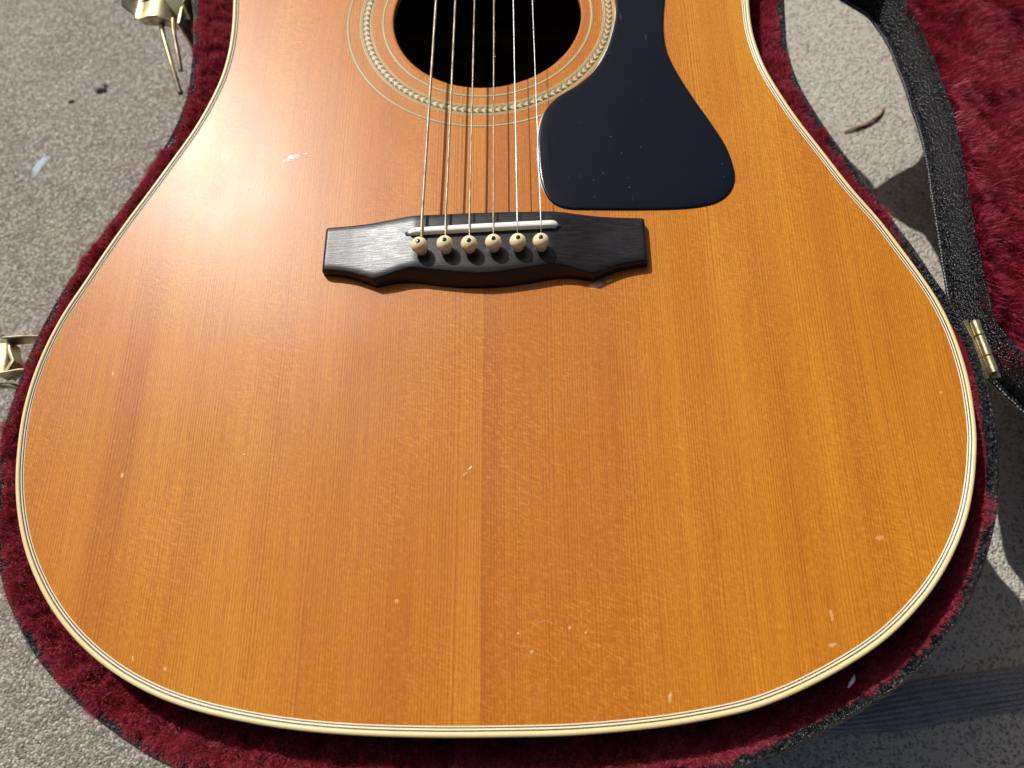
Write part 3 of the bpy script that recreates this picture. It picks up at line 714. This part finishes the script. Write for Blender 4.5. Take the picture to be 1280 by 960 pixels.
shell_part('piping', LIDP, [(1.9, LD-.9), (.9, LD-1.3), (-.3, LD-1.0), (-1.1, LD-.1), (-1.2, LD+1.0), (-.5, LD+1.9), (.5, LD+2.1), (1.4, LD+1.5)], 'vinyl', LIDO, lid_tf, wob=.5)
# stitches along the piping, their pale grey standing in for glints
def stitches(name, base, d, z, tf, parent, pitch=1.9, box_=(140, 300, -120, 230), mat='stitch', **kw):
    P_ = inset(base, d); L_ = np.hypot(*(np.roll(P_, -1, 0)-P_).T).sum(); n_ = int(L_/pitch); st = resample(P_, n_); V = []; F = []
    for i in range(n_):
        if not (box_[0] < st[i][0] < box_[1] and box_[2] < st[i][1] < box_[3]): continue
        t = st[(i+1) % n_]-st[i-1]; t = t/np.hypot(*t); m = np.array([-t[1], t[0]]); l = pitch*.36*RNG.uniform(.7, 1.1); w_ = .32*RNG.uniform(.7, 1.2); b = len(V)
        o_ = m*RNG.normal(0, .12)
        for u, v, h_ in ((-l, 0, 0), (-l*.5, -w_, .05), (l*.5, -w_, .05), (l, 0, 0), (l*.5, w_, .05), (-l*.5, w_, .05), (0, 0, .34)):
            q = st[i]+o_+t*u+m*v; V.append(tf(q[0], q[1], z+h_))
        F += [(b+k, b+(k+1) % 6, b+6) for k in range(6)]
    return part(name, V, F, mat, parent, kind='stuff', **kw)
M['stitch'] = mat_plain('glint grey thread', (.40, .40, .42), .25, .8)
stitches('stitching', LIDP, -1.15, LD+1.2, lid_tf, LIDO, label='dotted line of stitches on the lid piping, pale to imitate glints')
def lid_base_h(x, y, e):
    """height of the lining, e = distance in from the lid's edge"""
    h = np.interp(e, [4, 5.5, 9, 15, 24, 50, 400], [-1.0, -2.0, -7, -13, -17, -18.5, -18.5])
    bump_ = np.clip((e-8)/20, 0, 1)
    return h+bump_*(6.0*(vnoise(x*.035+4, y*.02+7)-.5)+2.2*(vnoise(x*.09, y*.06+3)-.5))
def lid_edge_dist(x, y):
    P = LIDP[::3]; out = np.full(len(x), 1e9)
    for k in range(0, len(P)):
        dd = (x-P[k, 0])**2+(y-P[k, 1])**2; out = np.minimum(out, dd)
    return np.sqrt(out)
# backing: polar grid about the lid's soundhole position
sH = float((HC-AXP)@AXN); LC = HC-2*sH*AXN
a2 = np.linspace(0, 2*np.pi, 721)[:-1]; rl = radial(inset(LIDP, 4.4), LC, a2); V = []
tt = np.r_[np.linspace(0, .8, 12), np.linspace(.82, 1, 16)]
GX = np.array([[LC[0]+rl[i]*t*math.cos(a2[i]), LC[1]+rl[i]*t*math.sin(a2[i])] for i in range(720) for t in tt])
hz = lid_base_h(GX[:, 0], GX[:, 1], lid_edge_dist(GX[:, 0], GX[:, 1]))
V = [lid_tf(p[0], p[1], h) for p, h in zip(GX, hz)]
part('lid_plush_backing', V, grid_faces(720, len(tt), closed_u=True), 'fur_base', LIDO)
# pile in the corner of the lid the photograph sees, and a margin round it
n = 620000; x = RNG.uniform(205, 372, n); y = RNG.uniform(-150, 320, n)
import itertools
from mathutils import kdtree
def inside(x, y, P):
    c = np.zeros(len(x), bool); Q = P[::4]
    for i in range(len(Q)):
        x1, y1 = Q[i]; x2, y2 = Q[(i+1) % len(Q)]
        cond = ((y1 > y) != (y2 > y)); c ^= cond & (x < (x2-x1)*(y-y1)/((y2-y1) if y2 != y1 else 1e-9)+x1)
    return c
# keep only what lies near the picture
near = (x < 255+(y+150)*.40+20) & (y > -110+(x-250)*1.2-60)
x, y = x[near], y[near]; k_ = inside(x, y, inset(LIDP, 4.2)); x, y = x[k_], y[k_]
e = lid_edge_dist(x, y); h = lid_base_h(x, y, e)
c1 = vnoise(x*.05+9, y*.03)-.5; c2 = vnoise(x*.05, y*.03+31)-.5; c3 = vnoise(x*.2, y*.14+5)-.5; c4 = vnoise(x*.2+50, y*.14)-.5; c5 = vnoise(x*.55, y*.45+5)-.5; c6 = vnoise(x*.55+50, y*.45)-.5
ax_ = .55+2.2*c1+1.6*c3+.9*c5; ay_ = -.5+2.4*c2+1.6*c4+.9*c6
edge = np.clip((14-e)/8, 0, 1)
d = np.stack([ax_-.8*edge, ay_, .75+0*x], 1)+RNG.normal(0, .2, (len(x), 3))
L = RNG.uniform(7, 12, len(x))*(.7+.6*vnoise(x*.12, y*.12+70)); L = np.where(e < 9, L*.6, L)
R3 = np.array([lid_tf(a, b, c) for a, b, c in zip(x, y, h-.6)])
print('lid hairs', len(R3))
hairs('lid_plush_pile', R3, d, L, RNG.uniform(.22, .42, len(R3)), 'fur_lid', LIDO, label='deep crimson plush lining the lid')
# ---------------- hinge
HX = Vector((AXU[0], AXU[1], 0)).normalized(); HN = Vector((AXN[0], AXN[1], 0)); HZ = Vector((0, 0, 1))
hc = Vector((230.3, -45.5, -25.0)); HDIR = Vector((-.105, .9945, 0)).normalized(); HN = Vector((HDIR.y, -HDIR.x, 0))
hinge = empty('hinge', (0, 0, 0), None, None); del_ = None
hinge.parent = CS; hinge.location = Vector((hc.x*MM, hc.y*MM, hc.z*MM))-world_off(CS)
def hpart(name, V, F, mat, **kw): return part(name, V, F, mat, hinge, **kw)
for a_, b_ in ((-13.5, -5.2), (-4.7, 5.4), (5.9, 13.2)):
    pts = [hc+HDIR*(a_+.3), hc+HDIR*a_*1.0+HDIR*.31, hc+HDIR*(b_-.3)]
    V, F = tube([hc+HDIR*a_, hc+HDIR*(a_+.25), hc+HDIR*(b_-.25), hc+HDIR*b_], [1.75, 2.05, 2.05, 1.75], 20)
    hpart('knuckle', V, F, 'brass', sharp=40)
V, F = tube([hc-HDIR*14.2, hc+HDIR*13.8], 1.1, 12); hpart('hinge_pin', V, F, 'brass')
V, F = box(hc-HN*3.6-HZ*2.2, (30, 4.4, 1.2), (HDIR, HN, HZ), .4); hpart('case_leaf', V, F, 'brass', sharp=35)
V, F = box(hc-HN*7.4-HZ*9, (34, 1.2, 16), (HDIR, HN, HZ), .4); hpart('case_leaf', V, F, 'brass', sharp=35)
V, F = box(hc+HN*3.6-HZ*5.5, (28, 4.5, 1.2), (HDIR, HN, HZ), .4); hpart('lid_leaf', V, F, 'brass', sharp=35)

# ---------------- latches on the far side
def plate(path, halfw, th, axis, round_ends=True):
    """bent metal strip following path (list of Vector), width along axis"""
    V = []; n = len(path); A = Vector(axis).normalized()
    for i, p in enumerate(path):
        t = (path[min(i+1, n-1)]-path[max(i-1, 0)]).normalized(); nrm = A.cross(t).normalized()
        hw_ = halfw[i] if hasattr(halfw, '__len__') else halfw
        for a, b in ((-1, 0), (-.94, .5), (.94, .5), (1, 0), (.94, -.5), (-.94, -.5)): V.append(p+A*hw_*a+nrm*th*b)
    F = grid_faces(n, 6, closed_v=True); F.append(tuple(range(6))); F.append(tuple(range((n-1)*6, n*6))[::-1])
    return V, F
def Vp(pts): return [Vector(p) for p in spline([list(p) for p in pts], False, 5)]
def latch(origin, out, parent):
    o = Vector(origin); O = Vector((out[0], out[1], 0)).normalized(); T = Vector((-O.y, O.x, 0)); Z = Vector((0, 0, 1))
    L_ = empty('latch', (0, 0, 0), None, None); L_.parent = parent; L_.location = o*MM-world_off(parent)
    return L_, o, O, T, Z
def Wp(o, O, T, Z, pts): return [o+O*a+T*b+Z*c for a, b, c in pts]
# upper latch: lever swung out, wire bail hanging towards the waist
L1, o, O, T, Z = latch((-182.5, 193, -26), (-1, .0), CS)      # O: outwards (-x), T: -y
lev = Wp(o, O, T, Z, [(4, 4, 1), (10, 4, 6.0), (16, 4, 8.0), (23, 4.5, 6.5), (27, 3, 4.4), (30, 1, 4.8), (34, 0, 8.0), (36, 0, 10)])
pth = Vp([tuple(v) for v in lev]); hwl = list(np.interp(np.linspace(0, 1, len(pth)), [0, .15, .55, .75, .92, 1], [11.5, 12.5, 12.0, 9.5, 8.5, 6.5]))
part('lever', *plate(pth, hwl, 1.2, T), 'brass', L1, sharp=35)
for sgn in (1,):
    pth2 = Wp(o, O, T, Z, [(5, 4+11.8*sgn, 0.5), (12, 4+11.9*sgn, 4.2), (20, 4+11.2*sgn, 4.2), (26, 3+9.3*sgn, 2.6)])
    part('lever_flange', *plate(Vp([tuple(v) for v in pth2]), 3.4, 1.0, Z), 'brass', L1, sharp=35)
V, F = plate(Wp(o, O, T, Z, [(18, 1, 9.0), (22, 1.6, 8.1), (26, 1.4, 6.4)]), 1.0, .5, T); part('slot', V, F, 'dot', L1)  # thin black plate painting in the dark of an opening in the lever
part('base_plate', *box(o+O*.5+T*0-Z*6, (1.6, 42, 26), (O, T, Z), .5), 'brass', L1, sharp=35)
part('base_plate', *plate([o+O*-1+T*14+Z*3, o+O*7+T*2+Z*12, o+O*11-T*14+Z*14], [3.0, 5.5, 5.0], 1.2, (.8, .3, -.2)), 'brass', L1, sharp=35)
wb = [(13, 14, 2), (13, 16.5, 2.5), (12.2, 22, 1), (5.5, 42, -3), (1.2, 56, -8), (.5, 58.5, -9), (.2, 57, -9.5)]
part('wire_bail', *tube(Vp([tuple(v) for v in Wp(o, O, T, Z, wb)]), 1.45, 12), 'brass', L1)
wb = [(5.8, 14, 4), (5.2, 22, 2), (1.5, 38, -2), (.2, 46, -5)]
part('wire_bail', *tube(Vp([tuple(v) for v in Wp(o, O, T, Z, wb)]), 1.35, 12), 'brass', L1)
# lower latch, cut by the picture's edge
L2, o, O, T, Z = latch((-219.5, -38.5, -24), (-1, -.12), CS)
lev = Wp(o, O, T, Z, [(14.0, .5, -2), (14.6, .5, 1.6), (17, .5, 2.8), (24, .5, 4.2), (34, .5, 4.2), (46, .5, 2)])
part('lever', *plate(Vp([tuple(v) for v in lev]), 8.6, 1.2, T), 'brass', L2, sharp=35)
for s2, b0 in ((-1, -8.6), (1, 9.4)):
    part('bracket_flange', *plate(Wp(o, O, T, Z, [(-1, b0, 0), (6, b0, 2.2), (16, b0+.6*s2, 2.2)]), 4.0, 1.1, Z), 'brass', L2, sharp=35)
part('bracket', *plate(Wp(o, O, T, Z, [(15.2, -8.4, -1), (14.0, -3, -1), (12.0, 2, -1.6), (15.0, 9.2, -1)]), 4.4, 1.6, Z), 'brass', L2, sharp=35)
part('base_plate', *box(o+O*1.8-Z*12, (1.6, 30, 16), (O, T, Z), .5), 'brass', L2, sharp=35)
part('wire_bail', *tube(Vp([tuple(v) for v in Wp(o, O, T, Z, [(20, 12, -3), (12, 14, -3.5), (9, 20, -5), (3, 27, -9), (.5, 29, -11)])]), 1.5, 12), 'brass', L2)

# ================================================================ SMALL THINGS ON THE CONCRETE
tw = [(255.1, 196.0, GZ+1.2), (263.6, 199.1, GZ+1.6), (272.0, 202.0, GZ+1.4), (277.3, 205.7, GZ+2.0), (283.1, 209.8, GZ+1.5), (286.8, 214.7, GZ+1.7), (288.6, 218.2, GZ+1.2)]
pt = Vp(tw); tw_o = part('twig', *tube(pt, list(np.interp(np.linspace(0, 1, len(pt)), [0, .2, .7, .9, 1], [.5, 1.0, .95, .6, .35])), 8), 'twig')
props(tw_o, 'thin dry brown twig lying on the pale concrete between case and lid', 'twig')
def blob(name, x, y, rx, ry, ang, h, mat, seed, label, cat):
    r_ = random.Random(seed); n = 22; V = [(x, y, GZ+h)]; F = []
    js = [1+r_.uniform(-.3, .3) for _ in range(n)]
    for ring, (rr, hz_) in enumerate(((.45, .95), (.8, .75), (1.0, .05))):
        for k in range(n):
            a = 2*math.pi*k/n; u, v = rx*rr*js[k]*math.cos(a), ry*rr*js[k]*math.sin(a)
            V.append((x+u*math.cos(ang)-v*math.sin(ang), y+u*math.sin(ang)+v*math.cos(ang), GZ+h*hz_*r_.uniform(.8, 1.1)))
    for k in range(n): F.append((0, 1+k, 1+(k+1) % n))
    for q in range(2):
        for k in range(n): a = 1+q*n; F.append((a+k, a+n+k, a+n+(k+1) % n, a+(k+1) % n))
    o = part(name, V, F, mat); return props(o, label, cat)
blob('paint_fleck', -362.6, 192.0, 4.0, 10.0, -.35, .7, 'paint', 3, 'pale blue grey dried paint blob on the concrete left of the case', 'paint spot')
blob('stone_chip', -329.8, 268.0, 5.5, 6.0, .3, 3.4, 'stone', 5, 'small grey stone chip in a dark pit, up and left of the case', 'stone')
blob('stone_chip', -351.5, 255.4, 2.4, 2.0, .3, 2.0, 'stone', 6, 'tiny brown stone chip below and left of the bigger one', 'stone')
V = []; r_ = random.Random(4)
for k in range(7): V.append((141.2+(k-3)*.55+r_.uniform(-.2, .2), -189.8+(k-3)*.8, -13+r_.uniform(-.3, .5)))
lint = part('lint_fleck', *tube(V, [.15, .5, .8, .7, .85, .35, .1], 7), 'lint'); props(lint, 'white fleck of lint on the plush by the lower right of the guitar', 'lint')

# ribbed strap lying in the shade
rib = []; NU = 90; NR = 88
up = spline([(175.9, -196.0), (191.9, -195.5), (233.2, -186.5), (291.7, -179.7), (347.0, -174.9), (399.8, -172.8)], False, 18)
dn = spline([(156.9, -213.4), (186.5, -214.0), (222.4, -211.9), (255.1, -206.0), (315.3, -198.1), (378.7, -196.0)], False, 18)
V = []; nU = min(len(up), len(dn))
for i in range(nU):
    for j in range(NR+1):
        t = j/NR; x, y = up[i]*(1-t)+dn[i]*t
        zz = GZ+3.0+5.0*math.exp(-((i-18)/26.)**2)*math.sin(math.pi*t)**.5+1.5*(abs(math.sin(math.pi*t*8.0+.7*math.sin(i*.07)))**.6-1)*(.6+.8*float(vnoise(np.array(i*.07), np.array(t*8+5))))+1.3*(float(vnoise(np.array(i*.11), np.array(t*5)))-.5)
        if j in (0, NR): zz = GZ+.5
        V.append((x, y, zz))
sto = part('ribbed_strap', V, grid_faces(nU, NR+1), 'strap'); props(sto, 'dark grey ribbed webbing strap lying in the shade at the lower right', 'strap')
print('done')
